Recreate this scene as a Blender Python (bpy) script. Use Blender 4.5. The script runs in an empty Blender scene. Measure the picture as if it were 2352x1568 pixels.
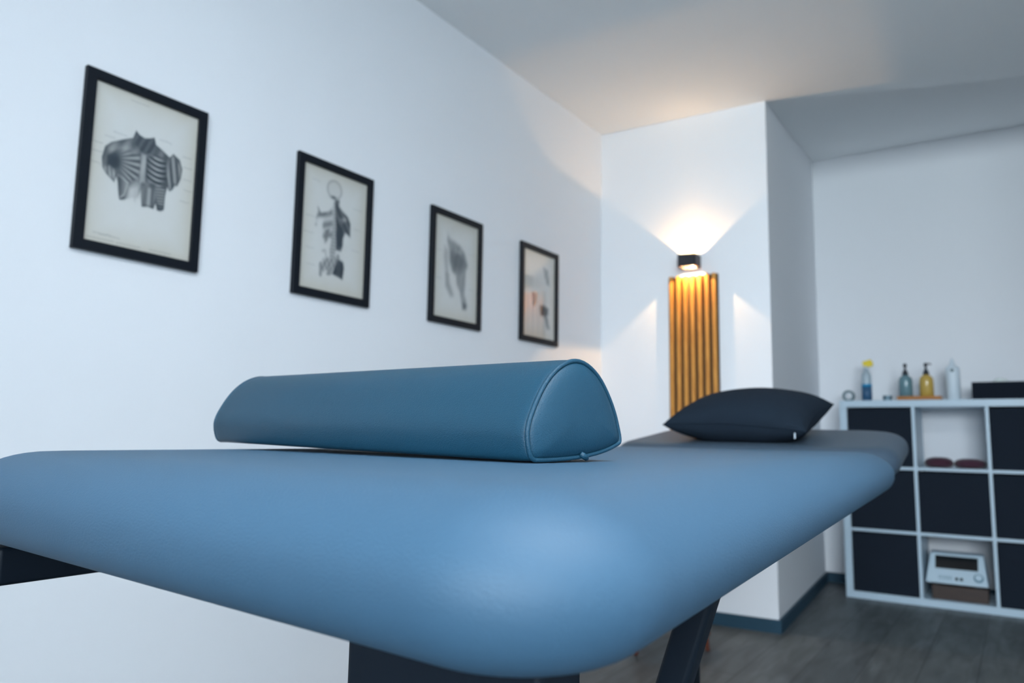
import bpy, bmesh, math, random
import numpy as np
from mathutils import Vector, Matrix
random.seed(4)
PI = math.pi
scene = bpy.context.scene
COL = scene.collection

# ------------------------------------------------------------------ materials
def new_mat(name):
    m = bpy.data.materials.new(name); m.use_nodes = True
    nt = m.node_tree; nt.nodes.clear()
    out = nt.nodes.new('ShaderNodeOutputMaterial')
    return m, nt, out

def mat(name, col, rough=.5, metal=0., spec=.5, bump=0., bscale=60., var=0., vscale=3., sheen=0., coat=0., trans=0.):
    m, nt, out = new_mat(name)
    b = nt.nodes.new('ShaderNodeBsdfPrincipled')
    nt.links.new(b.outputs[0], out.inputs[0])
    b.inputs['Base Color'].default_value = (*col, 1)
    b.inputs['Roughness'].default_value = rough
    b.inputs['Metallic'].default_value = metal
    b.inputs['Specular IOR Level'].default_value = spec
    b.inputs['Sheen Weight'].default_value = sheen
    b.inputs['Coat Weight'].default_value = coat
    b.inputs['Transmission Weight'].default_value = trans
    tc = nt.nodes.new('ShaderNodeTexCoord')
    if var:
        n = nt.nodes.new('ShaderNodeTexNoise'); n.inputs['Scale'].default_value = vscale; n.inputs['Detail'].default_value = 4
        nt.links.new(tc.outputs['Object'], n.inputs['Vector'])
        mp = nt.nodes.new('ShaderNodeMapRange'); mp.inputs[3].default_value = 1 - var; mp.inputs[4].default_value = 1 + var
        nt.links.new(n.outputs[0], mp.inputs[0])
        mx = nt.nodes.new('ShaderNodeVectorMath'); mx.operation = 'SCALE'; mx.inputs[0].default_value = col
        nt.links.new(mp.outputs[0], mx.inputs['Scale']); nt.links.new(mx.outputs[0], b.inputs['Base Color'])
    if bump:
        n = nt.nodes.new('ShaderNodeTexNoise'); n.inputs['Scale'].default_value = bscale; n.inputs['Detail'].default_value = 3
        nt.links.new(tc.outputs['Object'], n.inputs['Vector'])
        bp = nt.nodes.new('ShaderNodeBump'); bp.inputs['Strength'].default_value = bump; bp.inputs['Distance'].default_value = .002
        nt.links.new(n.outputs[0], bp.inputs['Height']); nt.links.new(bp.outputs[0], b.inputs['Normal'])
    return m

def glass_pane_mat(name, tint=(1, 1, 1)):
    m, nt, out = new_mat(name)
    t = nt.nodes.new('ShaderNodeBsdfTransparent'); t.inputs[0].default_value = (*tint, 1)
    g = nt.nodes.new('ShaderNodeBsdfGlossy'); g.inputs['Roughness'].default_value = .02
    f = nt.nodes.new('ShaderNodeFresnel'); f.inputs[0].default_value = 1.5
    ge = nt.nodes.new('ShaderNodeNewGeometry'); mu = nt.nodes.new('ShaderNodeMath'); mu.operation = 'MULTIPLY_ADD'
    mu.inputs[1].default_value = 1 / 1.5 - 1.5; mu.inputs[2].default_value = 1.5     # same index seen from inside the pane
    nt.links.new(ge.outputs['Backfacing'], mu.inputs[0]); nt.links.new(mu.outputs[0], f.inputs[0])
    mx = nt.nodes.new('ShaderNodeMixShader')
    nt.links.new(f.outputs[0], mx.inputs[0]); nt.links.new(t.outputs[0], mx.inputs[1]); nt.links.new(g.outputs[0], mx.inputs[2])
    nt.links.new(mx.outputs[0], out.inputs[0]); return m

def wood_mat(name, c1, c2, scale=6., axis='Z', rough=.55):
    m, nt, out = new_mat(name)
    b = nt.nodes.new('ShaderNodeBsdfPrincipled'); b.inputs['Roughness'].default_value = rough
    tc = nt.nodes.new('ShaderNodeTexCoord'); mp = nt.nodes.new('ShaderNodeMapping')
    s = [22, 22, 22]; s['XYZ'.index(axis)] = 1.6
    mp.inputs['Scale'].default_value = s
    n = nt.nodes.new('ShaderNodeTexNoise'); n.inputs['Scale'].default_value = scale; n.inputs['Detail'].default_value = 5; n.inputs['Distortion'].default_value = .6
    cr = nt.nodes.new('ShaderNodeValToRGB'); cr.color_ramp.elements[0].position = .35; cr.color_ramp.elements[1].position = .68
    cr.color_ramp.elements[0].color = (*c1, 1); cr.color_ramp.elements[1].color = (*c2, 1)
    L = nt.links.new
    L(tc.outputs['Object'], mp.inputs[0]); L(mp.outputs[0], n.inputs['Vector']); L(n.outputs[0], cr.inputs[0]); L(cr.outputs[0], b.inputs['Base Color'])
    bp = nt.nodes.new('ShaderNodeBump'); bp.inputs['Strength'].default_value = .15; bp.inputs['Distance'].default_value = .002
    L(n.outputs[0], bp.inputs['Height']); L(bp.outputs[0], b.inputs['Normal']); L(b.outputs[0], out.inputs[0])
    return m

def floor_mat():
    m, nt, out = new_mat('floor_planks')
    b = nt.nodes.new('ShaderNodeBsdfPrincipled'); b.inputs['Roughness'].default_value = .45
    tc = nt.nodes.new('ShaderNodeTexCoord'); mp = nt.nodes.new('ShaderNodeMapping'); mp.inputs['Rotation'].default_value = (0, 0, PI / 2)
    br = nt.nodes.new('ShaderNodeTexBrick'); br.offset = .37; br.inputs['Scale'].default_value = 1
    br.inputs['Brick Width'].default_value = 1.25; br.inputs['Row Height'].default_value = .19; br.inputs['Mortar Size'].default_value = .0025
    br.inputs['Color1'].default_value = (.056, .066, .070, 1); br.inputs['Color2'].default_value = (.088, .100, .104, 1); br.inputs['Mortar'].default_value = (.03, .032, .035, 1)
    n = nt.nodes.new('ShaderNodeTexNoise'); n.inputs['Scale'].default_value = 5; n.inputs['Detail'].default_value = 6; n.inputs['Distortion'].default_value = .7
    m2 = nt.nodes.new('ShaderNodeMapping'); m2.inputs['Scale'].default_value = (5, .8, 1)
    mr = nt.nodes.new('ShaderNodeMapRange'); mr.inputs[1].default_value = .3; mr.inputs[2].default_value = .7; mr.inputs[3].default_value = .7; mr.inputs[4].default_value = 1.45
    sc = nt.nodes.new('ShaderNodeVectorMath'); sc.operation = 'SCALE'
    L = nt.links.new
    L(tc.outputs['Object'], mp.inputs[0]); L(mp.outputs[0], br.inputs['Vector']); L(tc.outputs['Object'], m2.inputs[0]); L(m2.outputs[0], n.inputs['Vector'])
    L(n.outputs[0], mr.inputs[0]); L(br.outputs[0], sc.inputs[0]); L(mr.outputs[0], sc.inputs['Scale']); L(sc.outputs[0], b.inputs['Base Color']); L(b.outputs[0], out.inputs[0])
    return m

def attr_mat(name, attr='ink', rough=.8):
    m, nt, out = new_mat(name)
    b = nt.nodes.new('ShaderNodeBsdfPrincipled'); b.inputs['Roughness'].default_value = rough
    a = nt.nodes.new('ShaderNodeAttribute'); a.attribute_name = attr
    nt.links.new(a.outputs['Color'], b.inputs['Base Color']); nt.links.new(b.outputs[0], out.inputs[0]); return m

def emit_mat(name, col, s):
    m, nt, out = new_mat(name)
    e = nt.nodes.new('ShaderNodeEmission'); e.inputs[0].default_value = (*col, 1); e.inputs[1].default_value = s
    nt.links.new(e.outputs[0], out.inputs[0]); return m

M = dict(
    wall=mat('wall_paint', (.81, .82, .845), .9, bump=.12, bscale=180),
    accent=mat('accent_wall_paint', (.72, .76, .80), .9, bump=.12, bscale=180),
    ceil=mat('ceiling_paint', (.86, .88, .89), .95, bump=.1, bscale=120),
    base=mat('baseboard_laminate', (.018, .055, .088), .55, var=.15, spec=.3),
    floor=floor_mat(),
    vinyl=mat('table_vinyl', (.032, .086, .146), .6, bump=.22, bscale=700, var=.03, spec=.5),
    head_vinyl=mat('headrest_vinyl', (.036, .058, .084), .5, bump=.22, bscale=700, spec=.4),
    bolster=mat('bolster_vinyl', (.006, .045, .080), .45, bump=.3, bscale=900, var=.03, spec=.38),
    steel=mat('dark_steel', (.005, .009, .015), .5, metal=0, spec=.15),
    board=mat('dark_board', (.02, .025, .035), .7),
    pillow=mat('pillow_cloth', (.011, .018, .028), .92, bump=.5, bscale=1500, spec=.08),
    tag=mat('white_tag', (.45, .52, .58), .7),
    frame=mat('black_frame', (.005, .008, .013), .5, spec=.2),
    paper=attr_mat('print_paper'),
    glass=glass_pane_mat('picture_glass'),
    lacquer=mat('white_lacquer', (.47, .59, .68), .4, spec=.5),
    bin=mat('navy_fabric', (.010, .016, .026), .9, bump=.4, bscale=900, var=.1, spec=.2),
    oak=wood_mat('oak_slat', (.46, .185, .025), (.66, .31, .055)),
    felt=mat('panel_backing', (.10, .055, .022), .9, bump=.3, bscale=500),
    lamp=mat('lamp_body', (.012, .013, .018), .5),
    bulb=emit_mat('lamp_bulb', (1, .62, .26), 40),
    grey_glass=mat('grey_green_glass', (.13, .235, .27), .2, spec=.5, coat=.3),
    amber=mat('amber_glass', (.50, .33, .07), .25, spec=.5, coat=.3),
    pump=mat('black_pump', (.012, .018, .028), .35),
    white_pl=mat('white_plastic', (.62, .70, .76), .4),
    clear_pl=mat('frosted_plastic', (.50, .60, .66), .35, trans=.35),
    yellow=mat('yellow_plastic', (.80, .60, .01), .4),
    blue_label=mat('blue_label', (.03, .10, .20), .5),
    cyan_label=mat('cyan_label', (.01, .25, .48), .5),
    tray=wood_mat('tray_wood', (.36, .12, .02), (.52, .22, .05), axis='X'),
    grey=mat('grey_plastic', (.08, .13, .15), .5),
    tin=mat('tin_metal', (.12, .2, .25), .4, metal=.3),
    tissue=mat('tissue_paper', (.72, .78, .76), .95),
    darkbox=mat('dark_box', (.010, .014, .022), .9, spec=.1),
    burg=mat('burgundy_cloth', (.050, .010, .026), .85, bump=.3, bscale=400, sheen=.2),
    device=mat('device_shell', (.50, .62, .70), .35),
    screen=mat('device_screen', (.004, .006, .008), .15),
    knob=mat('device_knob', (.12, .24, .32), .35),
    brown=wood_mat('brown_box_wood', (.030, .017, .013), (.05, .026, .018), axis='X'),
    redwood=wood_mat('stool_wood', (.22, .06, .035), (.30, .09, .05)),
    winframe=mat('window_frame_paint', (.75, .78, .8), .4),
    fill_diffuser=emit_mat('fill_diffuser', (.85, .93, 1.0), 10.5),  # glow of the added ceiling fill panel
    wglass=glass_pane_mat('window_glass'),
)

# ------------------------------------------------------------------ mesh helpers
def link(name, bm, m, parent=None, smooth=False, bevel=0., seg=2, loc=None, rot=None, mats=None):
    bmesh.ops.recalc_face_normals(bm, faces=bm.faces)
    me = bpy.data.meshes.new(name); bm.to_mesh(me); bm.free()
    o = bpy.data.objects.new(name, me); COL.objects.link(o)
    for mm in (mats or [m]): me.materials.append(mm)
    if smooth:
        for p in me.polygons: p.use_smooth = True
    if bevel:
        b = o.modifiers.new('bevel', 'BEVEL'); b.width = bevel; b.segments = seg; b.limit_method = 'ANGLE'; b.angle_limit = .6
        for p in me.polygons: p.use_smooth = True
        w = o.modifiers.new('wn', 'WEIGHTED_NORMAL'); w.keep_sharp = False
    if parent is not None: o.parent = parent
    if loc is not None: o.location = loc
    if rot is not None: o.rotation_euler = rot
    return o

def tag(o, label, cat, group=None, kind=None):
    o['label'] = label; o['category'] = cat
    if group: o['group'] = group
    if kind: o['kind'] = kind
    return o

def struct(o): o['kind'] = 'structure'; return o

def empty(name, loc=(0, 0, 0), rz=0.):
    o = bpy.data.objects.new(name, None); COL.objects.link(o); o.location = loc; o.rotation_euler = (0, 0, rz); o.empty_display_size = .05
    return o

def box(bm, x0, x1, y0, y1, z0, z1, mtx=None, mi=0):
    vs = [bm.verts.new((x, y, z)) for x in (x0, x1) for y in (y0, y1) for z in (z0, z1)]
    if mtx is not None:
        for v in vs: v.co = mtx @ v.co
    for f in ((0, 1, 3, 2), (4, 6, 7, 5), (0, 4, 5, 1), (2, 3, 7, 6), (0, 2, 6, 4), (1, 5, 7, 3)):
        bm.faces.new([vs[i] for i in f]).material_index = mi
    return vs

def B(*a, **k):
    bm = bmesh.new(); box(bm, *a, **k); return bm

def prism(pts, z0, z1):
    bm = bmesh.new()
    lo = [bm.verts.new((x, y, z0)) for x, y in pts]; hi = [bm.verts.new((x, y, z1)) for x, y in pts]
    n = len(pts); bm.faces.new(lo[::-1]); bm.faces.new(hi)
    for i in range(n): bm.faces.new((lo[i], lo[(i + 1) % n], hi[(i + 1) % n], hi[i]))
    return bm

def lathe(prof, n=32, cap=True, bm=None, c=(0, 0, 0), mtx=None):
    bm = bm or bmesh.new(); rings = []
    for r, z in prof:
        rings.append([bm.verts.new((c[0] + r * math.cos(2 * PI * i / n), c[1] + r * math.sin(2 * PI * i / n), c[2] + z)) for i in range(n)])
    for a, b in zip(rings, rings[1:]):
        for i in range(n): bm.faces.new((a[i], a[(i + 1) % n], b[(i + 1) % n], b[i]))
    if cap: bm.faces.new(rings[0][::-1]); bm.faces.new(rings[-1])
    if mtx is not None:
        for r in rings:
            for v in r: v.co = mtx @ v.co
    return bm

def tube(pts, r, n=8, closed=False, bm=None):
    bm = bm or bmesh.new(); pts = [Vector(p) for p in pts]; N = len(pts); rings = []
    up = Vector((0, 0, 1))
    for i, p in enumerate(pts):
        a = pts[(i - 1) % N] if (closed or i > 0) else p
        b = pts[(i + 1) % N] if (closed or i < N - 1) else p
        t = (b - a).normalized()
        if i == 0:
            u = t.orthogonal().normalized()
        else:
            u = (u - t * u.dot(t)).normalized()
        v = t.cross(u); rr = r[i] if isinstance(r, (list, tuple)) else r
        rings.append([bm.verts.new(p + rr * (math.cos(2 * PI * k / n) * u + math.sin(2 * PI * k / n) * v)) for k in range(n)])
    for i in range(N if closed else N - 1):
        A, Bq = rings[i], rings[(i + 1) % N]
        off = 0
        if closed and i == N - 1:
            off = min(range(n), key=lambda s: sum((A[k].co - Bq[(k + s) % n].co).length for k in range(n)))
        for k in range(n): bm.faces.new((A[k], A[(k + 1) % n], Bq[(k + 1 + off) % n], Bq[(k + off) % n]))
    if not closed: bm.faces.new(rings[0][::-1]); bm.faces.new(rings[-1])
    return bm

# ------------------------------------------------------------------ room
AX = -1.8761                     # left wall
HC = 2.5748                      # ceiling
P1 = (AX, 3.655); P2 = (-.9798, 3.6971); P3 = (-1.0814, 5.214)
BY = 5.214; H3 = 2.7585
RX = 3.0; FY = -3.5              # right wall, wall behind the camera
struct(link('floor', B(AX - .2, RX + .2, FY - .2, BY + .2, -.12, 0), M['floor']))
struct(link('wall_left', B(AX - .2, AX, FY - .2, 4.0, 0, 3.0), M['wall']))
struct(link('wall_pillar', prism([(AX - .001, P1[1]), P2, P3, (P3[0], BY + .001), (AX - .001, BY + .001)], 0, 2.95), M['wall']))
struct(link('wall_back', B(AX - .2, RX + .2, BY, BY + .2, 0, 3.0), M['wall']))
struct(link('wall_right', B(RX, RX + .2, FY - .2, BY + .2, 0, 3.0), M['accent']))
# wall behind the camera with its window opening
WX0, WX1, WZ0, WZ1 = .2, 2.8, 1.2, 2.45
bm = bmesh.new()
box(bm, AX - .2, WX0, FY - .2, FY, 0, 3.0); box(bm, WX1, RX + .2, FY - .2, FY, 0, 3.0)
box(bm, WX0, WX1, FY - .2, FY, 0, WZ0); box(bm, WX0, WX1, FY - .2, FY, WZ1, 3.0)
struct(link('wall_front', bm, M['accent']))
w = struct(empty('window_1', (0, FY - .1, 0)))
bm = bmesh.new()
for x0, x1, z0, z1 in ((WX0, WX0 + .06, WZ0, WZ1), (WX1 - .06, WX1, WZ0, WZ1), (WX0, WX1, WZ0, WZ0 + .06), (WX0, WX1, WZ1 - .06, WZ1), ((WX0 + WX1) / 2 - .04, (WX0 + WX1) / 2 + .04, WZ0, WZ1)):
    box(bm, x0, x1, -.03, .03, z0, z1)
link('window_frame', bm, M['winframe'], w)
link('pane', B(WX0 + .05, WX1 - .05, -.004, .004, WZ0 + .05, WZ1 - .05), M['wglass'], w)
link('window_sill', B(WX0 - .05, WX1 + .05, .08, .22, WZ0 - .03, WZ0), M['winframe'], w, bevel=.005)
# added unseen stub on the right, blocks window light towards the alcove
struct(link('light_block_stub', B(.95, RX + .01, 1.75, 1.87, 0, 3.0), M['accent']))
# added unseen nib behind the camera, shades the near left wall from the window
struct(link('light_block_nib', B(AX - .001, -.15, -1.32, -1.20, 0, 3.0), M['wall']))
# ceiling: flat over the main room, rising a little towards the back of the alcove
bm = bmesh.new()
C = [P2, (-.611, 3.831), (-.3, 3.945), (.101, 4.06), (.6, 4.13), (RX + .2, 4.15)]
F = [bm.verts.new((AX - .2, FY - .2, HC)), bm.verts.new((RX + .2, FY - .2, HC))]
cv = [bm.verts.new((x, y, HC)) for x, y in C]
lft = [bm.verts.new((AX - .2, 3.64, HC))]
bm.faces.new([F[0], F[1]] + cv[::-1] + lft)
Bx = [P3[0], -.75, -.4, 0., .55, RX + .2]
bv = [bm.verts.new((x, BY + (.01), H3)) for x in Bx]
# ruled rows
N = 6; rows = [cv]
for k in range(1, N):
    t = k / N; rows.append([bm.verts.new(a.co.lerp(b.co, t)) for a, b in zip(cv, bv)])
rows.append(bv)
for a, b in zip(rows, rows[1:]):
    for i in range(len(a) - 1): bm.faces.new((a[i], a[i + 1], b[i + 1], b[i]))
g = bmesh.ops.extrude_face_region(bm, geom=list(bm.faces))
for v in g['geom']:
    if isinstance(v, bmesh.types.BMVert): v.co.z = 3.0
struct(link('ceiling', bm, M['ceil']))
# baseboards
def baseboard(name, a, b, side=1):
    a = Vector(a); b = Vector(b); d = (b - a).normalized(); n = Vector((d.y, -d.x)) * side
    pts = [a, b, b + n * .014, a + n * .014]
    struct(link(name, prism([(p.x, p.y) for p in pts], 0, .06), M['base']))
baseboard('baseboard_left', (AX, FY + .01), (AX, 3.64))
baseboard('baseboard_pillar_front', P1, (P2[0] + .013, P2[1]))
baseboard('baseboard_pillar_side', P2, (P3[0] + .001, P3[1]))
baseboard('baseboard_back', (P3[0] + .016, BY), (RX, BY))

# ------------------------------------------------------------------ treatment table
def rounded_quad(cs, rs, d, nseg=10, mid=10):
    """corner points cs (ccw), radii rs; outline inset by d."""
    n = len(cs); out = []; seg = []
    for i in range(n):
        p = Vector(cs[i - 1]); q = Vector(cs[i]); s = Vector(cs[(i + 1) % n])
        e1 = (q - p).normalized(); e2 = (s - q).normalized()
        n1 = Vector((-e1.y, e1.x)); n2 = Vector((-e2.y, e2.x))   # inward normals for ccw
        ang = math.acos(max(-1, min(1, e1.dot(e2)))); r = rs[i]
        c = q - e1 * r * math.tan(ang / 2) + n1 * r
        rr = r - d
        a0 = math.atan2(-n1.y, -n1.x); a1 = math.atan2(-n2.y, -n2.x)
        while a1 < a0: a1 += 2 * PI
        seg.append([Vector((c.x + rr * math.cos(a0 + (a1 - a0) * k / nseg), c.y + rr * math.sin(a0 + (a1 - a0) * k / nseg))) for k in range(nseg + 1)])
    for i in range(n):
        out += seg[i]
        a = seg[i][-1]; b = seg[(i + 1) % n][0]
        for k in range(1, mid): out.append(a.lerp(b, k / mid))
    return out

def pad(cs, rs, z0, z1, a_top, a_bot, zf=None, e=2.15):
    bm = bmesh.new(); zc = z0 + (z1 - z0) * .47; rings = []
    prof = []
    K = 12
    for k in range(K + 1):                                   # top inset .. bulge
        t = PI / 2 * (1 - k / K)
        c, s = math.cos(t), math.sin(t)
        prof.append((a_top * (1 - c ** (2 / e)), zc + (z1 - zc) * s ** (2 / e)))
    for k in range(1, K + 1):
        t = PI / 2 * k / K; c, s = math.cos(t), math.sin(t)
        prof.append((a_bot * (1 - max(c, 0) ** (2 / e)), zc - (zc - z0) * s ** (2 / e)))
    prof.insert(0, (a_top + .004, z1)); prof.insert(0, (a_top + .009, z1))
    prof.append((a_bot + .01, z0))
    for d, z in prof:
        o = rounded_quad(cs, rs, d)
        rings.append([bm.verts.new((p.x, p.y, z + (zf(p.x, p.y) if zf else 0))) for p in o])
    n = len(rings[0])
    for a, b in zip(rings, rings[1:]):
        for i in range(n): bm.faces.new((a[i], b[i], b[(i + 1) % n], a[(i + 1) % n]))
    bm.faces.new(rings[0]); bm.faces.new(rings[-1][::-1])
    return bm

table = empty('massage_table', (-.55, 1.2, 0))
tag(table, 'padded blue-grey treatment table on a dark steel base, filling the foreground', 'massage table')
TI = Matrix.Translation((.55, -1.2, 0))
def tpart(name, bm, m, **k):
    for v in bm.verts: v.co = TI @ v.co
    return link(name, bm, m, table, **k)
ZT = .8650; ZB = .781
RC = .0795
main_cs = [(-.133, .246), (-.222, 1.800), (-.945, 1.83), (-.905, .306)]
tpart('table_cushion', pad(main_cs, [RC, .10, .13, .12], ZB, ZT, .070, .042, e=2.0), M['vinyl'], smooth=True)
slope = .108
head_cs = [(-.226, 1.825), (-.250, 2.32), (-.95, 2.355), (-.94, 1.855)]
tpart('headrest_cushion', pad(head_cs, [.10, .14, .14, .10], ZB + .010, ZT, .050, .040, zf=lambda x, y: slope * (y - 1.80)), M['head_vinyl'], smooth=True)
# base boards under the cushions, frame rails, legs
def inset_prism(cs, d, z0, z1):
    return prism([(p.x, p.y) for p in rounded_quad(cs, [.13] * 4, d, 4, 2)], z0, z1)
tpart('base_board', inset_prism(main_cs, .105, .762, .780), M['board'])
tpart('frame_rail', B(-.84, -.80, .335, 2.05, .7405, .776), M['steel'], bevel=.004)
tpart('frame_rail', B(-.42, -.38, .80, 2.05, .735, .765), M['steel'], bevel=.004)
tpart('crossbar', B(-.845, -.25, .56, .60, .735, .765), M['steel'], bevel=.004)
tpart('crossbar', B(-.845, -.42, 2.02, 2.05, .735, .765), M['steel'], bevel=.004)
hb = inset_prism(head_cs, .07, .762, .7775)
for v in hb.verts: v.co.z += slope * (v.co.y - 1.80)
tpart('headrest_board', hb, M['board'])
# lifting column under the foot end
bm = bmesh.new(); box(bm, -.511, -.306, .50, .565, .09, .768)
col = tpart('lifting_column', bm, M['steel'], bevel=.008, seg=3)
bm = bmesh.new(); box(bm, -.545, -.27, .485, .58, .757, .768); tpart('mounting_plate', bm, M['steel'], bevel=.003)
# slanted leg at the right, its counterpart at the left, a rear post and the floor feet
def leg(p, q, wx, wy):
    bm = bmesh.new(); vs = []
    for (x, y, z) in (p, q):
        vs.append([bm.verts.new((x + a * wx / 2, y + b * wy / 2, z)) for a, b in ((-1, -1), (1, -1), (1, 1), (-1, 1))])
    for i in range(4): bm.faces.new((vs[0][i], vs[0][(i + 1) % 4], vs[1][(i + 1) % 4], vs[1][i]))
    bm.faces.new(vs[0][::-1]); bm.faces.new(vs[1]); return bm
tpart('leg', leg((-.268, .77, .766), (-.508, .77, .05), .034, .03), M['steel'], bevel=.006)
tpart('leg', leg((-.665, 1.72, .762), (-.665, 1.72, .05), .05, .05), M['steel'], bevel=.006)
tpart('floor_foot', B(-.56, -.44, .42, 1.80, .015, .09), M['steel'], bevel=.01)
tpart('floor_foot', B(-.74, -.44, 1.68, 1.76, .0, .05), M['steel'], bevel=.01)
tpart('floor_foot', B(-.74, -.26, .44, .52, .0, .05), M['steel'], bevel=.01)

# ------------------------------------------------------------------ bolster
bol = empty('half_round_bolster', (-.348, .542, ZT + .0012))
tag(bol, 'dark teal-blue half-round vinyl bolster lying across the table in the middle of the picture', 'bolster')
prof = [(.006, .0002), (.0015, .0025), (-.0012, .009), (-.003, .017), (-.0035, .026), (-.0005, .036), (.006, .048), (.0135, .060), (.0225, .071), (.0325, .080), (.044, .087), (.056, .0915), (.068, .093),
        (.080, .0912), (.092, .086), (.103, .0785), (.113, .068), (.122, .056), (.1295, .043), (.1345, .030), (.1375, .021), (.1375, .0165), (.135, .0150),
        (.118, .0095), (.100, .0058), (.080, .0030), (.060, .0014), (.040, .0004), (.020, 0.0), (.008, .0)]
def smooth_closed(P, it=2):
    for _ in range(it):
        Q = []
        for i in range(len(P)):
            a, b = P[i], P[(i + 1) % len(P)]
            Q += [(a[0] * .75 + b[0] * .25, a[1] * .75 + b[1] * .25), (a[0] * .25 + b[0] * .75, a[1] * .25 + b[1] * .75)]
        P = Q
    return P
prof = smooth_closed(prof, 1)
av = Vector((-.988, .153, 0)).normalized(); bv_ = Vector((-av.y * -1, 0, 0))
bvn = Vector((.153, .988, 0)).normalized()
cs_, cz_ = .066, .045
LB = .562
def bpt(l, s, z, sh=0.):
    s2 = cs_ + (s - cs_) * (1 - sh); z2 = cz_ + (z - cz_) * (1 - sh)
    return av * l + bvn * s2 + Vector((0, 0, z2 + .007 * (l / LB)))
bm = bmesh.new(); stations = [(.0000, .048), (.0012, .026), (.0045, .011), (.011, .003), (.020, -.001), (.05, 0)] + [(LB * k / 16, 0) for k in range(2, 15)] + [(LB - .05, 0), (LB - .014, -.002), (LB - .007, .001), (LB - .0032, .008), (LB - .001, .022), (LB, .045)]
rings = [[bm.verts.new(bpt(l, s, z, sh)) for s, z in prof] for l, sh in stations]
n = len(prof)
for a, b in zip(rings, rings[1:]):
    for i in range(n): bm.faces.new((a[i], a[(i + 1) % n], b[(i + 1) % n], b[i]))
bm.faces.new(rings[0][::-1]); bm.faces.new(rings[-1])
link('bolster_cover', bm, M['bolster'], bol, smooth=True)
def end_panel(l0, sgn):
    bm = bmesh.new(); rr = []
    for sh, dl in ((.052, .001), (.075, -.0012), (.12, -.0034), (.25, -.0060), (.5, -.0085), (.8, -.0095)):
        rr.append([bm.verts.new(bpt(l0 + sgn * dl, s, z, sh)) for s, z in prof])
    for a, b in zip(rr, rr[1:]):
        for i in range(n): bm.faces.new((a[i], a[(i + 1) % n], b[(i + 1) % n], b[i]))
    bm.faces.new(rr[-1]); return bm
link('end_panel', end_panel(0, 1), M['bolster'], bol, smooth=True)
link('end_panel', end_panel(LB, -1), M['bolster'], bol, smooth=True)
link('piping', tube([bpt(-.0006, s, z, .034) for s, z in prof], .0022, 8, True), M['bolster'], bol, smooth=True)
link('piping', tube([bpt(LB + .0006, s, z, .034) for s, z in prof], .0022, 8, True), M['bolster'], bol, smooth=True)
bm = tube([bpt(-.003, .070, .0070), bpt(-.0045, .073, .0045), bpt(-.003, .078, .0028), bpt(.002, .084, .0045)], [.0022, .003, .0028, .0015], 8)
link('seam_knot', bm, M['bolster'], bol, smooth=True)

# ------------------------------------------------------------------ pillow
pil = empty('pillow', (-.607, 2.06, .95))
tag(pil, 'dark charcoal square pillow resting on the raised far end of the treatment table', 'pillow')
tilt = math.atan(.19)
PM = Matrix.Rotation(tilt, 4, 'X')
W2, D2, T2 = .180, .172, .073
def pil_pt(u, v, side):
    # pinched corners, gently concave edges
    x = W2 * u * (1 - .075 * (1 - abs(v) ** 2) * abs(u) ** 3)
    y = D2 * v * (1 - .075 * (1 - abs(u) ** 2) * abs(v) ** 3)
    h = ((1 - u * u) * (1 - v * v))
    h = max(h, 0) ** .42
    wr = 1 + .03 * math.sin(9 * u + 2 * v) * (abs(v) ** 2) + .02 * math.sin(13 * v - 3 * u) * abs(u) ** 2
    z = side * T2 * h * wr
    if side < 0: z = max(z, -T2 * .88 + .0 * u)
    droop = -.008 * (u > 0) * u * (v < 0) * abs(v)
    q = PM @ Vector((x, y, z + .004 * u * v + droop))
    rest = ZT + slope * (q.y + 2.06 - 1.80) + .0015 - .95          # lies on the sloping headrest
    if side < 0: q.z = max(q.z, rest)
    return q
bm = bmesh.new(); G = 40; gr = {}
for side in (1, -1):
    for i in range(G + 1):
        for j in range(G + 1):
            u = math.sin(PI / 2 * (2 * i / G - 1)); v = math.sin(PI / 2 * (2 * j / G - 1))
            edge = i in (0, G) or j in (0, G)
            if edge and side < 0: gr[(side, i, j)] = gr[(1, i, j)]
            else: gr[(side, i, j)] = bm.verts.new(pil_pt(u, v, side))
    for i in range(G):
        for j in range(G):
            q = [gr[(side, i, j)], gr[(side, i + 1, j)], gr[(side, i + 1, j + 1)], gr[(side, i, j + 1)]]
            if len(set(q)) == 4: bm.faces.new(q)
link('pillow_cover', bm, M['pillow'], pil, smooth=True)
edge = []
for k in range(30): edge.append((-1 + 2 * k / 30, -1))
for k in range(30): edge.append((1, -1 + 2 * k / 30))
for k in range(30): edge.append((1 - 2 * k / 30, 1))
for k in range(30): edge.append((-1, 1 - 2 * k / 30))
link('seam', tube([pil_pt(u * .999, v * .999, 1) for u, v in edge], .0022, 6, True), M['pillow'], pil, smooth=True)
p = pil_pt(.86, -1, 1)
link('zip_tag', B(p.x - .0014, p.x + .0014, p.y - .006, p.y - .0045, p.z - .018, p.z - .004), M['tag'], pil)

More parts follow.
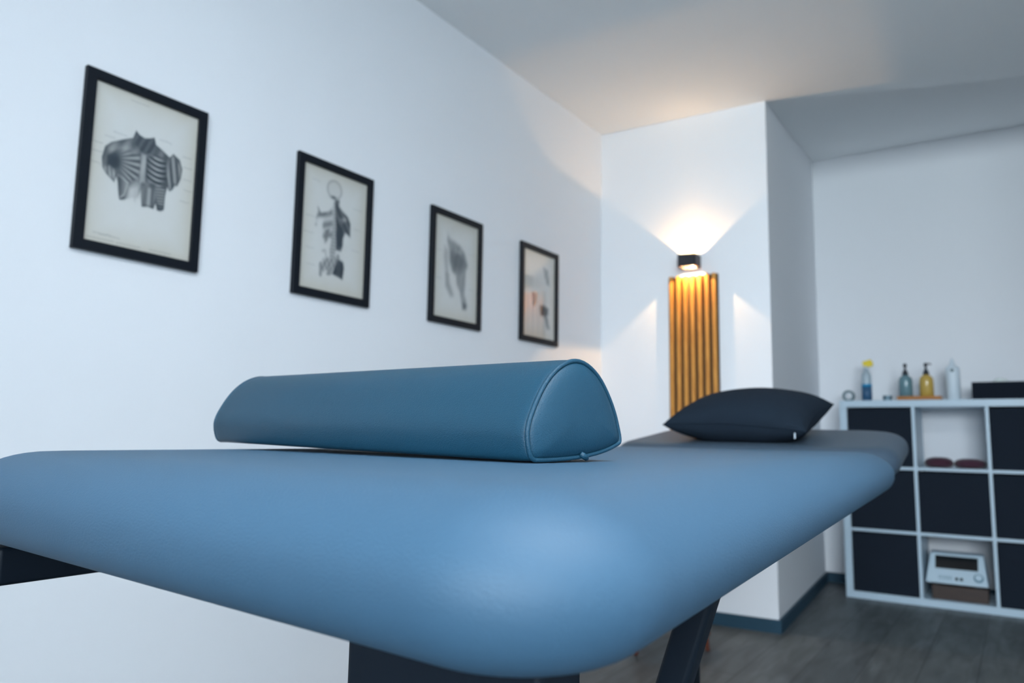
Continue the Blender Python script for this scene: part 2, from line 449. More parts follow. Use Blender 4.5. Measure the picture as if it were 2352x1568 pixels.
# ------------------------------------------------------------------ pictures
def blob(U, V, pts, soft=.02):
    """soft polygon mask (1 inside)."""
    P = np.array(pts, float); n = len(P)
    ins = np.zeros(U.shape, bool); dist = np.full(U.shape, 9.)
    for i in range(n):
        x0, y0 = P[i]; x1, y1 = P[(i + 1) % n]
        c = ((y0 > V) != (y1 > V)) & (U < (x1 - x0) * (V - y0) / (y1 - y0 + 1e-12) + x0)
        ins ^= c
        dx, dy = x1 - x0, y1 - y0; t = np.clip(((U - x0) * dx + (V - y0) * dy) / (dx * dx + dy * dy + 1e-12), 0, 1)
        dist = np.minimum(dist, np.hypot(U - x0 - t * dx, V - y0 - t * dy))
    sd = np.where(ins, dist, -dist)
    return np.clip(.5 + sd / soft, 0, 1), sd
def stroke(U, V, pts, w, soft=.006):
    d = np.full(U.shape, 9.)
    for (x0, y0), (x1, y1) in zip(pts, pts[1:]):
        dx, dy = x1 - x0, y1 - y0; t = np.clip(((U - x0) * dx + (V - y0) * dy) / (dx * dx + dy * dy + 1e-12), 0, 1)
        d = np.minimum(d, np.hypot(U - x0 - t * dx, V - y0 - t * dy))
    return np.clip((w - d) / soft + .5, 0, 1)
rng = np.random.RandomState(3)
def labels(U, V, ink, spots, w=.10):
    for u, v in spots:
        k = 1
        x = u
        while x < u + w:
            L = .012 + .02 * rng.rand(); ink = np.maximum(ink, .22 * stroke(U, V, [(x, v), (x + L, v + .002 * rng.randn())], .0022)); x += L + .01
    return ink
def art_torso(U, V):
    ink = np.zeros(U.shape)
    body = [(.131, .527), (.120, .470), (.140, .40), (.19, .362), (.294, .320), (.375, .290), (.398, .238), (.43, .262), (.48, .268), (.53, .258), (.567, .243), (.583, .284), (.644, .304), (.73, .340), (.763, .307), (.827, .334), (.857, .388), (.849, .45), (.818, .506), (.79, .500), (.775, .540), (.748, .555), (.722, .530), (.706, .60), (.705, .68), (.675, .702), (.645, .695), (.625, .655), (.605, .698), (.55, .690), (.50, .702), (.485, .64), (.48, .60), (.455, .660), (.42, .662), (.38, .67), (.34, .688), (.30, .697), (.285, .66), (.272, .59), (.250, .555), (.237, .597), (.20, .578), (.165, .560)]
    m, sd = blob(U, V, body, .012)
    tone = .58 + .10 * np.sin(U * 60 + V * 30)
    belly, _ = blob(U, V, [(.36, .60), (.47, .56), (.48, .69), (.36, .69)], .06); m = m * (1 - .8 * belly)
    ink = m * tone
    # shoulder highlight, chest fan, dark armpit
    hl, _ = blob(U, V, [(.17, .40), (.25, .36), (.36, .345), (.40, .375), (.28, .39), (.20, .44)], .05); ink -= .25 * hl * m
    pec, _ = blob(U, V, [(.17, .455), (.238, .400), (.342, .385), (.448, .385), (.456, .462), (.445, .535), (.37, .572), (.29, .537), (.226, .505)], .03)
    ang = np.arctan2(V - .46, U - .19); r = np.hypot(U - .19, V - .46)
    fan = .5 + .5 * np.sin(ang * 36); ink = ink * (1 - pec) + pec * m * (.22 + .50 * fan * np.clip(r * 5, .3, 1) + .55 * np.exp(-(r / .10) ** 2))
    ink += .45 * m * np.exp(-(((U - .215) / .05) ** 2 + ((V - .475) / .04) ** 2))
    arm, _ = blob(U, V, [(.131, .527), (.20, .50), (.245, .545), (.237, .597), (.155, .563)], .02)
    ink = ink * (1 - .6 * arm) + arm * .28 * (.5 + .5 * np.sin(U * 170 - V * 40)) * m
    ser, _ = blob(U, V, [(.262, .545), (.36, .58), (.335, .66), (.292, .69)], .02); ink = np.where(ser > .3, ser * (.35 + .5 * np.clip((.34 - U) / .08, 0, 1)), ink)
    neck, _ = blob(U, V, [(.385, .30), (.40, .25), (.48, .275), (.567, .25), (.59, .30), (.55, .355), (.47, .365), (.42, .34)], .02)
    ink = ink * (1 - neck) + neck * (.72 + .10 * np.sin(U * 95 + V * 60))
    # sternum gap
    st, _ = blob(U, V, [(.458, .366), (.503, .372), (.512, .55), (.465, .555)], .02); ink = ink * (1 - .55 * st)
    # rib cage with light ribs
    rb, _ = blob(U, V, [(.51, .378), (.62, .352), (.695, .375), (.712, .495), (.65, .545), (.525, .53)], .02)
    ribs = np.clip(.5 + .5 * np.cos((V + .35 * (U - .60) ** 2 - .030 * np.sin((U - .5) * 11) - .378) / .034 * 2 * PI), 0, 1)
    edge = np.clip(np.abs(U - .605) / .10, 0, 1) ** 2
    ink = ink * (1 - rb) + rb * (.84 - .60 * ribs * (1 - .75 * edge))
    rs, _ = blob(U, V, [(.735, .335), (.765, .315), (.848, .38), (.845, .45), (.818, .500), (.75, .55), (.712, .46)], .02)
    ink = ink * (1 - rs) + rs * (.50 + .20 * np.sin(U * 100 - V * 25))
    ab, _ = blob(U, V, [(.492, .575), (.595, .570), (.607, .693), (.505, .700)], .02)
    ink = ink * (1 - ab) + ab * (.38 + .22 * np.clip((np.abs(U - .552) - .02) / .03, 0, 1) + .12 * np.sin(U * 110))
    rr, _ = blob(U, V, [(.617, .552), (.708, .548), (.702, .690), (.645, .700)], .02)
    ink = ink * (1 - rr) + rr * (.25 + .5 * (.5 + .5 * np.sin(V * 330 + U * 30)) + .25 * (V > .66))
    outl = np.exp(-(sd / .006) ** 2) * .22 * (1 - belly); ink += outl
    mid, _ = blob(U, V, [(.375, .60), (.47, .57), (.475, .66), (.44, .68), (.37, .67)], .04); ink = np.maximum(ink, .16 * mid * (.5 + .5 * np.sin(U * 120)))
    ink = labels(U, V, ink, [(.02, .385), (.03, .44), (.01, .51), (.20, .29), (.86, .30), (.87, .37), (.88, .45), (.89, .52), (.86, .60), (.62, .24), (.13, .33)], .09)
    ink = labels(U, V, ink, [(.33, .052), (.095, .932), (.15, .938)], .30 if False else .16)
    ink = labels(U, V, ink, [(.05, .965), (.3, .967), (.6, .967)], .2)
    return ink
def art_spine(U, V):
    ink = np.zeros(U.shape)
    # head outline
    hd = np.hypot((U - .478) / .105, (V - .150) / .072)
    ink = np.maximum(ink, .22 * np.exp(-((hd - 1) / .14) ** 2)); ink = np.maximum(ink, .05 * (hd < 1))
    ink = np.maximum(ink, .65 * np.exp(-(((U - .47) / .05) ** 2 + ((V - .215) / .014) ** 2)))
    D, sd = blob(U, V, [(.49, .222), (.56, .222), (.555, .27), (.615, .305), (.70, .336), (.742, .386), (.748, .497), (.703, .480), (.667, .474), (.637, .523), (.640, .58), (.613, .637), (.540, .632), (.525, .531), (.520, .44), (.500, .296)], .02)
    ink = np.maximum(ink, D * (.68 + .12 * np.sin((U - V) * 60)))
    h2, _ = blob(U, V, [(.58, .372), (.66, .345), (.70, .36), (.62, .40)], .03); ink -= .35 * h2 * D
    dk, _ = blob(U, V, [(.54, .44), (.63, .44), (.63, .55), (.58, .62), (.54, .58)], .04); ink += .22 * dk
    L, _ = blob(U, V, [(.25, .335), (.285, .375), (.394, .350), (.46, .287), (.478, .558), (.40, .56), (.372, .605), (.335, .562), (.323, .455), (.335, .41), (.25, .415), (.235, .48), (.215, .48)], .03)
    ink = np.maximum(ink, L * (.27 + .17 * np.sin(V * 70 + U * 20)))
    a, _ = blob(U, V, [(.24, .33), (.29, .372), (.40, .345), (.36, .385), (.27, .40)], .02); ink = np.maximum(ink, .55 * a)
    b, _ = blob(U, V, [(.36, .50), (.44, .47), (.40, .58), (.365, .60)], .03); ink = np.maximum(ink, .5 * b)
    S, _ = blob(U, V, [(.470, .24), (.505, .24), (.525, .44), (.540, .639), (.50, .729), (.455, .729), (.443, .652), (.470, .519)], .02)
    ink = ink * (1 - .6 * S) + S * (.27 + .10 * np.sin(V * 220))
    Hh, _ = blob(U, V, [(.575, .700), (.655, .722), (.672, .766), (.655, .862), (.60, .852), (.500, .835), (.523, .785)], .02); ink = np.maximum(ink, Hh * (.80 + .1 * np.sin(U * 40)))
    P, _ = blob(U, V, [(.385, .721), (.50, .70), (.582, .658), (.60, .70), (.53, .78), (.49, .82), (.42, .80), (.33, .853), (.30, .79)], .03)
    ink = np.maximum(ink, P * (.32 + .18 * np.sin(U * 95) * np.sin(V * 80)))
    ink = np.maximum(ink, .35 * stroke(U, V, [(.32, .78), (.325, .86)], .02)); ink = np.maximum(ink, .35 * stroke(U, V, [(.42, .80), (.47, .83), (.43, .84)], .018))
    ink = np.maximum(ink, .15 * stroke(U, V, [(.34, .67), (.38, .66), (.40, .72), (.35, .74)], .012))
    ink = labels(U, V, ink, [(.08, .42), (.06, .55), (.10, .67), (.80, .42), (.78, .60), (.12, .80), (.78, .25), (.15, .12)], .12)
    return ink
def art_arm(U, V):
    Bm, sd = blob(U, V, [(.296, .138), (.347, .209), (.45, .224), (.592, .253), (.69, .31), (.757, .422), (.72, .478), (.712, .637), (.700, .719), (.775, .82), (.755, .862), (.665, .869), (.599, .709), (.526, .640), (.496, .553), (.402, .515), (.352, .423), (.331, .309), (.285, .217)], .05)
    ink = Bm * (.33 + .025 * np.sin(U * 50 + V * 20)) * np.clip((V - .12) / .12, .3, 1)
    d, _ = blob(U, V, [(.38, .35), (.52, .30), (.68, .343), (.745, .424), (.608, .495), (.45, .513), (.37, .44)], .10); ink += .22 * d
    t, _ = blob(U, V, [(.66, .80), (.76, .82), (.745, .87), (.67, .87)], .03); ink += .25 * t
    h, _ = blob(U, V, [(.46, .30), (.60, .29), (.62, .33), (.48, .34)], .04); ink -= .14 * h
    L, _ = blob(U, V, [(.24, .30), (.32, .33), (.325, .485), (.36, .636), (.455, .753), (.39, .772), (.28, .684), (.262, .531), (.22, .401)], .06)
    ink = np.maximum(ink, .20 * L + .10 * L * (V > .55))
    ink = labels(U, V, ink, [(.08, .35), (.07, .62), (.80, .30), (.80, .66)], .1)
    return ink
def art_limbs(U, V):
    ink = np.zeros(U.shape)
    for pts, k in (([(.62, .16), (.77, .175), (.80, .26), (.83, .35), (.735, .345), (.66, .25)], .45), ([(.53, .62), (.62, .60), (.80, .625), (.795, .70), (.68, .725), (.54, .72)], .8), ([(.66, .71), (.76, .70), (.80, .78), (.84, .862), (.745, .862), (.70, .77)], .55), ([(.28, .48), (.43, .486), (.42, .58), (.36, .64), (.31, .62)], .45)):
        m, _ = blob(U, V, pts, .04); ink = np.maximum(ink, k * m * (.8 + .2 * np.sin(U * 60 + V * 40)))
    return ink

def picture(name, y0, art, label, res=110):
    fw, fh, bar, dep = .3346, .4597, .0255, .016
    e = empty(name, (AX, y0, 1.549)); tag(e, label, 'picture', 'row of four framed anatomical prints on the left wall')
    # frame: local coordinates x = out of the wall, y along the wall, z up
    bm = bmesh.new(); h = fh / 2
    def ring(x, i, r=0.): return [bm.verts.new((x, a, b)) for a, b in ((i, -h + i), (fw - i, -h + i), (fw - i, h - i), (i, h - i))]
    R = [ring(.001, 0), ring(dep - .001, 0), ring(dep, .001), ring(dep, bar - .001), ring(dep - .001, bar), ring(.006, bar), ring(.001, bar)]
    for a, b in zip(R, R[1:] + R[:1]):
        for i in range(4): bm.faces.new((a[i], a[(i + 1) % 4], b[(i + 1) % 4], b[i]))
    link('frame', bm, M['frame'], e)
    # print: paper sheet with the drawing as a colour attribute
    ny, nz = res, int(res * 1.44)
    uu = np.linspace(0, 1, ny + 1); vv = np.linspace(0, 1, nz + 1); V_, U_ = np.meshgrid(vv, uu, indexing='ij')
    ink = np.clip(art(U_, V_), 0, 1)
    ed = np.minimum(np.minimum(U_, 1 - U_), np.minimum(V_, 1 - V_) * 1.3)
    age = np.clip(1 - ed / .30, 0, 1) ** 2
    nz_ = sum(np.sin(U_ * a + b) * np.sin(V_ * c + d) for a, b, c, d in ((9, 1, 13, 2), (21, 0, 17, 4), (37, 2, 31, 1))) / 3
    age = np.clip(age * .7 + .06 * nz_, 0, 1)
    pc = np.array([.72, .715, .69])[None, None] * (1 - age[..., None]) + np.array([.58, .53, .42])[None, None] * age[..., None]
    ic = np.array([.008, .026, .045])
    k = np.clip(1 - (1 - ink) ** 2.0, 0, .96)[..., None]; colr = pc * (1 - k) + ic * k
    me = bpy.data.meshes.new('anatomical_print')
    ya = bar - .004 + (fw - 2 * bar + .008) * U_; za = (h - bar + .004) - (fh - 2 * bar + .008) * V_
    verts = [(.006, a, b) for a, b in zip(ya.ravel(), za.ravel())]
    W = ny + 1
    faces = [(r * W + c, r * W + c + 1, (r + 1) * W + c + 1, (r + 1) * W + c) for r in range(nz) for c in range(ny)]
    # thin edge so the sheet has a back
    b0 = len(verts); cs4 = [0, ny, nz * W + ny, nz * W]
    verts += [(.003, verts[i][1], verts[i][2]) for i in cs4]; faces.append((b0 + 3, b0 + 2, b0 + 1, b0))
    me.from_pydata(verts, [], faces)
    ca = me.color_attributes.new('ink', 'FLOAT_COLOR', 'POINT')
    arr = np.ones((len(verts), 4)); arr[:b0, :3] = colr.reshape(-1, 3); arr[b0:, :3] = (.6, .65, .63)
    ca.data.foreach_set('color', arr.ravel()); me.materials.append(M['paper'])
    o = bpy.data.objects.new('anatomical_print', me); COL.objects.link(o); o.parent = e
    # one sheet of glass; the front face is what mirrors
    link('glass_pane', B(.0085, .0105, bar - .003, fw - bar + .003, -h + bar - .003, h - bar + .003), M['glass'], e)
    return e
picture('framed_picture', .8725, art_torso, 'largest-looking black framed print, a chest and shoulder muscle drawing', 190)
picture('framed_picture', 1.5345, art_spine, 'black framed print of a full back and spine with a bare skull outline', 130)
picture('framed_picture', 2.1932, art_arm, 'black framed print of a single pale shoulder and arm, third along the wall', 110)
picture('framed_picture', 2.8323, art_limbs, 'small-looking black framed print whose glass reflects the glowing wall lamp', 90)

# ------------------------------------------------------------------ slat panel and wall lamp
wd = Vector((P2[0] - P1[0], P2[1] - P1[1])).normalized(); wang = math.atan2(wd.y, wd.x)
def on_pillar(x): return P1[1] + (x - P1[0]) * wd.y / wd.x
sp = empty('slat_panel', (-1.360, on_pillar(-1.360), 0), wang)
tag(sp, 'tall narrow oak slat panel on the white pillar below the lit lamp', 'wall panel')
link('backing', B(-.130, .130, -.006, -.0005, .35, 1.716), M['felt'], sp)
for k in range(7):
    x = -.130 + .260 * (k + .5) / 7
    link('slat', B(x - .0095, x + .0095, -.024, -.006, .35, 1.718), M['oak'], sp, bevel=.0015)
lamp = empty('wall_lamp', (-1.362, on_pillar(-1.362), 1.780), wang)
tag(lamp, 'small black cube wall lamp shining warm light up and down the pillar', 'wall lamp')
def cube_with_hole(s, h, r, n=48):
    """square block with a square light well in its top and its bottom, a plate between."""
    bm = bmesh.new()
    def sq(z):
        P = []
        for i in range(n):
            a = 2 * PI * (i + .5) / n - PI / 4 - PI / n + PI / n; c, q = math.cos(a), math.sin(a); m_ = max(abs(c), abs(q)); P.append(bm.verts.new((s * c / m_, s * q / m_, z)))
        return P
    def ci(z, rr):
        return [bm.verts.new((v.co.x * rr / s, v.co.y * rr / s, z)) for v in A]
    A = sq(-h); Bq = sq(h); c1 = ci(h, r); c2 = ci(.002, r); d1 = ci(-h, r); d2 = ci(-.002, r)
    def br(a, b):
        for i in range(n): bm.faces.new((a[i], a[(i + 1) % n], b[(i + 1) % n], b[i]))
    br(A, Bq); br(Bq, c1); br(c1, c2); br(A, d1); br(d1, d2); bm.faces.new(c2); bm.faces.new(d2); return bm
LS, LH, LR = .0475, .031, .0325
bm = cube_with_hole(LS, LH, LR)
link('lamp_housing', bm, M['lamp'], lamp, loc=(0, -.058, 0))
link('mounting_plate', B(-.03, .03, -.0108, -.0002, -.022, .022), M['lamp'], lamp)
for s in (1, -1):
    b = lathe([(.012, 0), (.012, .0006)], 16)
    link('bulb', b, M['bulb'], lamp, loc=(0, -.058, s * .0021 - (.0006 if s < 0 else 0)))
def warm_light(z, energy):
    L = bpy.data.lights.new('lamp_light', 'POINT'); L.energy = energy; L.color = (1, .60, .26); L.shadow_soft_size = .0025
    o = bpy.data.objects.new('lamp_light', L); COL.objects.link(o)
    c = Vector((lamp.location.x, lamp.location.y, 0)) + Matrix.Rotation(wang, 3, 'Z') @ Vector((0, -.058, 0))
    o.location = (c.x, c.y, 1.780 + z); return o
warm_light(.003, 4.6); warm_light(-.003, 9)

# ------------------------------------------------------------------ cube shelf
KX, KY = -.8855, 4.7845
sh = empty('cube_shelf', (KX, KY, 0))
tag(sh, 'white cube shelf unit with dark fabric bins against the back wall', 'shelf')
TO, TI2, CE = .039, .016, .3367; WD = .390; TOT = 1.12
link('side_panel', B(0, TO, 0, WD, TO, TOT - TO), M['lacquer'], sh, bevel=.0015)
link('side_panel', B(TOT - TO, TOT, 0, WD, TO, TOT - TO), M['lacquer'], sh, bevel=.0015)
link('top_panel', B(0, TOT, 0, WD, TOT - TO, TOT), M['lacquer'], sh, bevel=.0015)
link('bottom_panel', B(0, TOT, 0, WD, 0, TO), M['lacquer'], sh, bevel=.0015)
def cell0(i): return TO + i * (CE + TI2)
for i in (1, 2): link('divider', B(cell0(i) - TI2, cell0(i), .001, WD - .001, TO, TOT - TO), M['lacquer'], sh)
for r in (1, 2):
    for c in range(3): link('shelf_board', B(cell0(c), cell0(c) + CE, .0015, WD - .001, cell0(r) - TI2, cell0(r)), M['lacquer'], sh)
def make_bin():
    e = empty('fabric_bin')
    w, d, h, t = .330, .37, .326, .004
    bm = bmesh.new()
    box(bm, -w / 2, w / 2, 0, d, 0, t)
    for x0, x1, y0, y1 in ((-w / 2, w / 2, 0, t), (-w / 2, w / 2, d - t, d), (-w / 2, -w / 2 + t, t, d - t), (w / 2 - t, w / 2, t, d - t)): box(bm, x0, x1, y0, y1, t, h)
    link('bin_body', bm, M['bin'], e)
    bm = bmesh.new()
    box(bm, -w / 2 - .001, w / 2 + .001, -.0015, 0, h - .012, h)
    link('rim_band', bm, M['bin'], e)
    return e
b0 = make_bin(); first = True
names = {(0, 2): 'dark navy fabric bin in the top left cubby, just behind the table end', (0, 1): 'dark navy fabric bin in the left column, half hidden by the table edge',
         (0, 0): 'dark navy fabric bin in the bottom left cubby, nearest the floor corner', (1, 1): 'dark navy fabric bin between the burgundy cushions above and white device below',
         (2, 2): 'dark navy fabric bin at the top right, right of the burgundy cushions', (2, 1): 'dark navy fabric bin at the right edge, in the middle row',
         (2, 0): 'dark navy fabric bin at the right edge, in the bottom row beside the device'}
for (c, r), lb in names.items():
    if first: o = b0; first = False
    else:
        o = b0.copy(); COL.objects.link(o)
        for ch in list(b0.children): q = ch.copy(); COL.objects.link(q); q.parent = o
    o.location = (KX + cell0(c) + CE / 2, KY + .012, cell0(r) + .0005)
    tag(o, lb, 'storage bin', 'dark bins in the cube shelf')

# things on the shelf top
ZS = TOT; YS = 4.935
def T(x, z=ZS, y=YS): return Matrix.Translation((x, y, z))
e = empty('tape_roll', (-.858, YS, ZS))
bm = bmesh.new(); n = 32; Ro, Ri, hw = .0345, .021, .012
rr = []
for r_, y_ in ((Ro, -hw), (Ro, hw), (Ri, hw), (Ri, -hw)): rr.append([bm.verts.new((r_ * math.cos(2 * PI * i / n), y_, Ro + r_ * math.sin(2 * PI * i / n))) for i in range(n)])
for a, b in zip(rr, rr[1:] + rr[:1]):
    for i in range(n): bm.faces.new((a[i], a[(i + 1) % n], b[(i + 1) % n], b[i]))
link('tape', bm, M['grey'], e); 
bm = bmesh.new(); rr = []
for r_, y_ in ((Ri - .0002, -hw), (Ri - .0002, hw), (Ri - .003, hw), (Ri - .003, -hw)): rr.append([bm.verts.new((r_ * math.cos(2 * PI * i / n), y_, Ro + r_ * math.sin(2 * PI * i / n))) for i in range(n)])
for a, b in zip(rr, rr[1:] + rr[:1]):
    for i in range(n): bm.faces.new((a[i], a[(i + 1) % n], b[(i + 1) % n], b[i]))
link('core', bm, M['white_pl'], e)
tag(e, 'grey ring-shaped roll standing upright at the left end of the shelf top', 'roll')

e = empty('spray_bottle', (-.756, YS, ZS)); tag(e, 'clear spray bottle with yellow trigger and blue label on the white shelf', 'spray bottle')
link('bottle_body', lathe([(.026, 0), (.0275, .004), (.0275, .15), (.025, .165), (.014, .185), (.0125, .20)], 28), M['clear_pl'], e, smooth=True)
link('label', lathe([(.0279, .006), (.0279, .088)], 28), M['blue_label'], e, smooth=True)
link('label_band', lathe([(.0282, .088), (.0282, .104)], 28), M['cyan_label'], e, smooth=True)
link('cap', lathe([(.014, .196), (.014, .212), (.010, .216)], 20), M['white_pl'], e, smooth=True)
bm = B(-.025, .025, -.013, .013, -.020, .020)
link('trigger_head', bm, M['yellow'], e, bevel=.004, loc=(.010, 0, .226), rot=(0, -.28, 0))
bm = B(.020, .032, -.004, .004, -.016, .004); link('nozzle', bm, M['yellow'], e, bevel=.002, loc=(.006, 0, .228), rot=(0, -.3, 0))

e = link('round_tin', lathe([(.024, 0), (.025, .002), (.025, .024), (.0257, .024), (.0257, .032), (.024, .034)], 28), M['tin'], None, smooth=False, loc=(-.646, YS, ZS))
tag(e, 'small flat grey-blue round tin on the shelf top left of the wooden tray', 'tin')

e = link('wooden_tray', B(-.112, .112, -.06, .06, .006, .020), M['tray'], None, bevel=.003, loc=(-.478, YS, ZS))
bm2 = bmesh.new(); bm2.from_mesh(e.data)
for sx in (-.09, .09): box(bm2, sx - .012, sx + .012, -.055, .055, 0, .0062)
box(bm2, -.112, .112, -.06, -.055, .019, .026); box(bm2, -.112, .112, .055, .06, .019, .026)
bm2.to_mesh(e.data); bm2.free()
tag(e, 'orange-brown wooden tray under the two pump bottles', 'tray')

def pump_bottle(x, body_m, label, nz):
    e = empty('pump_bottle', (x, YS, ZS + .0195)); tag(e, label, 'pump bottle', 'pump bottles on the wooden tray')
    link('bottle_body', lathe([(.034, 0), (.037, .003), (.037, .095), (.035, .110), (.028, .122), (.016, .130), (.014, .134)], 32), body_m, e, smooth=True)
    link('collar', lathe([(.0165, .132), (.0165, .142), (.0135, .152), (.010, .158), (.008, .164)], 24), M['pump'], e, smooth=True)
    link('pump_stem', lathe([(.0055, .160), (.0055, .182)], 16), M['pump'], e, smooth=True)
    bm = lathe([(.009, .180), (.010, .184), (.010, .196), (.007, .200)], 20)
    link('pump_head', bm, M['pump'], e, smooth=True)
    a = nz
    link('spout', tube([(0, 0, .193), (.020 * math.cos(a), .020 * math.sin(a), .195), (.030 * math.cos(a), .030 * math.sin(a), .189)], [.0045, .004, .003], 10), M['pump'], e, smooth=True)
    return e
pump_bottle(-.547, M['grey_glass'], 'grey-green glass pump bottle at the left of the wooden tray', -PI / 2)
pump_bottle(-.440, M['amber'], 'amber yellow pump bottle with black pump on the wooden tray', 0)

e = empty('white_bottle', (-.307, YS, ZS)); tag(e, 'tall plain white bottle with pointed cap right of the wooden tray', 'bottle')
def ry_body(prof, ex):
    return lathe(prof, 32)
bw = lathe([(.033, 0), (.036, .004), (.036, .175), (.034, .188), (.026, .196), (.018, .200)], 32)
link('bottle_body', bw, M['white_pl'], e, smooth=True)
link('cap', lathe([(.017, .199), (.016, .205), (.010, .222), (.005, .238), (.003, .240)], 24), M['white_pl'], e, smooth=True)
bm = lathe([(.0095, 0), (.0095, .0012)], 24, mtx=Matrix.Translation((0, -.0355, .170)) @ Matrix.Rotation(PI / 2, 4, 'X'))
link('emblem', bm, M['grey'], e)

e = empty('tissue_box', (-.091, YS, ZS)); tag(e, 'low dark tissue box with white tissue at the right of the shelf top', 'tissue box')
bm = bmesh.new(); box(bm, -.125, .125, -.06, .06, 0, .099)
link('box_body', bm, M['darkbox'], e, bevel=.003)
bm = bmesh.new(); n = 20; ring = []
for k, (s, z) in enumerate([(1, .0985), (.9, .106), (.75, .113), (.55, .119), (.25, .122)]):
    ring.append([bm.verts.new((.035 * s * math.cos(2 * PI * i / n) * (1 + .15 * math.sin(3 * i + k)), .016 * s * math.sin(2 * PI * i / n) * (1 + .3 * math.sin(5 * i)), z + .002 * math.sin(4 * i + k))) for i in range(n)])
for a, b in zip(ring, ring[1:]):
    for i in range(n): bm.faces.new((a[i], a[(i + 1) % n], b[(i + 1) % n], b[i]))
bm.faces.new(ring[-1]); bm.faces.new(ring[0][::-1])
link('tissue', bm, M['tissue'], e, smooth=True, loc=(.008, 0, 0))

# things in the open cells
def cushion(x, r, h, label, rz):
    z = cell0(2) + .0005
    bm = lathe([(r * .55, 0), (r * .85, h * .08), (r * .98, h * .30), (r, h * .46), (r * .95, h * .66), (r * .80, h * .84), (r * .5, h * .97), (r * .15, h)], 36)
    e = link('round_cushion', bm, M['burg'], None, smooth=True, loc=(KX + x, KY + .13, z), rot=(0, 0, rz))
    tag(e, label, 'cushion', 'round burgundy cushions in the open top cell'); return e
cushion(cell0(1) + .098, .072, .058, 'burgundy round cushion, left of the pair in the open top cell', 0)
cushion(cell0(1) + .248, .078, .054, 'burgundy round cushion, right of the pair in the open top cell', 1)

e = link('brown_box', B(-.131, .131, 0, .20, 0, .074), M['brown'], None, bevel=.002, loc=(-.324, 4.83, TO + .0002))
tag(e, 'dark brown wooden box under the white device in the bottom cell', 'box')
dv = empty('control_device', (-.336, 4.815, TO + .0745)); tag(dv, 'white desktop device with black screen and round dial, on the brown box', 'device')
# shell: wedge with a sloping front
def wedge(w0, w1, y0, y1, d, z0, zl, h):
    bm = bmesh.new()
    P = [(-w0, y0, z0), (w0, y0, z0), (w0, d, z0), (-w0, d, z0), (-w0, y0, zl), (w0, y0, zl), (-w1, y1, h), (w1, y1, h), (w1, d, h), (-w1, d, h)]
    v = [bm.verts.new(p) for p in P]
    for f in ((0, 3, 2, 1), (0, 1, 5, 4), (4, 5, 7, 6), (6, 7, 8, 9), (1, 2, 8, 7, 5), (0, 4, 6, 9, 3), (2, 3, 9, 8)): bm.faces.new([v[i] for i in f])
    return bm
link('device_shell', wedge(.147, .126, 0, .085, .20, .012, .022, .165), M['device'], dv, bevel=.006, seg=3)
for sx in (-.10, .10):
    for sy in (.045, .17): link('rubber_foot', B(sx - .012, sx + .012, sy - .012, sy + .012, 0, .014), M['pump'], dv)
n_ = Vector((0, -.143, .085)).normalized(); up = Vector((0, .085, .143)).normalized()
fm = Matrix(((1, 0, 0, 0), (0, up.y, n_.y, 0), (0, up.z, n_.z, .022), (0, 0, 0, 1)))   # local: x right, y up the slope, z outward
def onface(name, bm, m, **k):
    for v in bm.verts: v.co = fm @ v.co
    return link(name, bm, m, dv, **k)
onface('screen', B(-.101, .101, .076, .150, .0, .0022), M['screen'], bevel=.001)
onface('dial', lathe([(.0225, 0), (.0225, .010), (.020, .013)], 28, mtx=Matrix.Translation((.103, .036, 0))), M['knob'], smooth=False)
onface('dial_face', lathe([(.0165, .0125), (.0160, .0145)], 28, mtx=Matrix.Translation((.103, .036, 0))), M['device'], smooth=False)
for x in (-.006, .016): onface('button', B(x, x + .014, .014, .030, 0, .003), M['pump'], bevel=.001)
bm = bmesh.new()
rr_ = random.Random(2)
for row, (y, hh) in enumerate(((.032, .0035), (.022, .005), (.012, .0025))):
    x = -.085
    while x < -.025:
        L_ = .003 + .004 * rr_.random(); box(bm, x, x + L_, y, y + hh, 0, .0006); x += L_ + .002
onface('key_lettering', bm, M['knob'])

# ------------------------------------------------------------------ wooden stool behind the table
st = empty('wooden_stool', (-1.30, 3.22, 0)); tag(st, 'reddish wooden stool leg tip showing on the floor behind the slanted table leg', 'stool')
feet = [(-1.149, 3.218), (-1.367, 2.974), (-1.235, 3.47), (-1.475, 3.29)]
cx = sum(f[0] for f in feet) / 4; cy = sum(f[1] for f in feet) / 4
for fx, fy in feet:
    tx, ty = cx + (fx - cx) * .62, cy + (fy - cy) * .62
    link('leg', tube([(fx + 1.30, fy - 3.22, 0), (fx * .5 + tx * .5 + 1.30, fy * .5 + ty * .5 - 3.22, .21), (tx + 1.30, ty - 3.22, .425)], [.0085, .014, .018], 14), M['redwood'], st, smooth=True)
link('seat', lathe([(.15, .424), (.165, .43), (.168, .44), (.165, .452), (.15, .457)], 40, c=(cx + 1.30, cy - 3.22, 0)), M['redwood'], st, smooth=True)

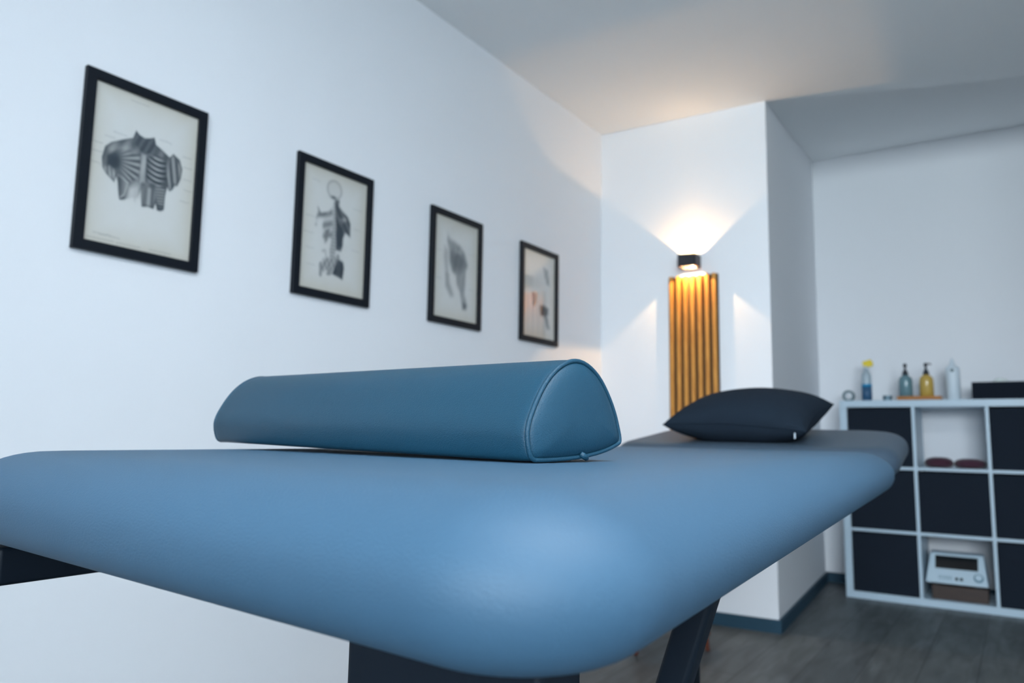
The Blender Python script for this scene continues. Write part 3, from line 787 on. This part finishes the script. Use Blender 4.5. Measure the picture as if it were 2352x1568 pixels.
# ------------------------------------------------------------------ light
wld = bpy.data.worlds.new('world'); scene.world = wld; wld.use_nodes = True
nt = wld.node_tree; nt.nodes.clear()
bg = nt.nodes.new('ShaderNodeBackground'); bg.inputs[0].default_value = (.60, .80, 1.0, 1); bg.inputs[1].default_value = 1.0
tcw = nt.nodes.new('ShaderNodeTexCoord'); sx = nt.nodes.new('ShaderNodeSeparateXYZ'); crw = nt.nodes.new('ShaderNodeValToRGB')
mpw = nt.nodes.new('ShaderNodeMapRange'); mpw.inputs[1].default_value = -1; mpw.inputs[2].default_value = 1
crw.color_ramp.elements[0].position = .485; crw.color_ramp.elements[0].color = (.72, .84, .90, 1)
crw.color_ramp.elements[1].position = .515; crw.color_ramp.elements[1].color = (.80, .91, 1.0, 1)
scw = nt.nodes.new('ShaderNodeVectorMath'); scw.operation = 'SCALE'; scw.inputs['Scale'].default_value = 18.0
nt.links.new(tcw.outputs['Generated'], sx.inputs[0]); nt.links.new(sx.outputs['Z'], mpw.inputs[0]); nt.links.new(mpw.outputs[0], crw.inputs[0])
nt.links.new(crw.outputs[0], scw.inputs[0]); nt.links.new(scw.outputs[0], bg.inputs[0])
ow = nt.nodes.new('ShaderNodeOutputWorld'); nt.links.new(bg.outputs[0], ow.inputs[0])
pl = bpy.data.lights.new('window_portal', 'AREA'); pl.shape = 'RECTANGLE'; pl.size = WX1 - WX0; pl.size_y = WZ1 - WZ0; pl.cycles.is_portal = True
po = bpy.data.objects.new('window_portal', pl); COL.objects.link(po); po.location = ((WX0 + WX1) / 2, FY - .21, (WZ0 + WZ1) / 2); po.rotation_euler = (-PI / 2, 0, 0)
po.rotation_euler = (PI / 2, 0, 0)

# added fill panel, unseen above the view, lights the table and walls
def added_ceiling_fill(x, y, label):
    cl = empty('added_ceiling_fill', (x, y, HC)); tag(cl, label, 'added fill light')
    bm = bmesh.new()
    for a in ((-.62, .62, -.32, -.30), (-.62, .62, .30, .32), (-.62, -.60, -.30, .30), (.60, .62, -.30, .30)): box(bm, *a, -.05, -.001)
    link('fill_housing', bm, M['winframe'], cl)
    link('fill_diffuser', B(-.60, .60, -.30, .30, -.046, -.035), M['fill_diffuser'], cl)
added_ceiling_fill(.45, .35, 'added flat rectangular fill panel, unseen, above the foot end of the table')

# ------------------------------------------------------------------ camera
yaw, pitch, roll = -.5929997, .1232832, .0158954
f = Vector((math.sin(yaw) * math.cos(pitch), math.cos(yaw) * math.cos(pitch), math.sin(pitch)))
r0 = Vector((math.cos(yaw), -math.sin(yaw), 0)); u0 = r0.cross(f)
r = math.cos(roll) * r0 + math.sin(roll) * u0; u = -math.sin(roll) * r0 + math.cos(roll) * u0
cam = bpy.data.cameras.new('camera'); co = bpy.data.objects.new('camera', cam); COL.objects.link(co)
co.matrix_world = Matrix(((r.x, u.x, -f.x, 0), (r.y, u.y, -f.y, 0), (r.z, u.z, -f.z, .88871), (0, 0, 0, 1)))
cam.sensor_width = 36; cam.lens = 36 * 1731.583 / 2352; cam.clip_start = .01
cam.dof.use_dof = True; cam.dof.focus_distance = .66; cam.dof.aperture_fstop = 26.5 / 4.0
scene.camera = co
vs = scene.view_settings; vs.view_transform = 'Standard'; vs.look = 'None'; vs.gamma = 1; vs.exposure = 1.18; vs.use_curve_mapping = False
scene.cycles.max_bounces = 10; scene.cycles.diffuse_bounces = 6; scene.cycles.transparent_max_bounces = 12
scene.cycles.sample_clamp_indirect = 4.0
scene.cycles.use_denoising = True
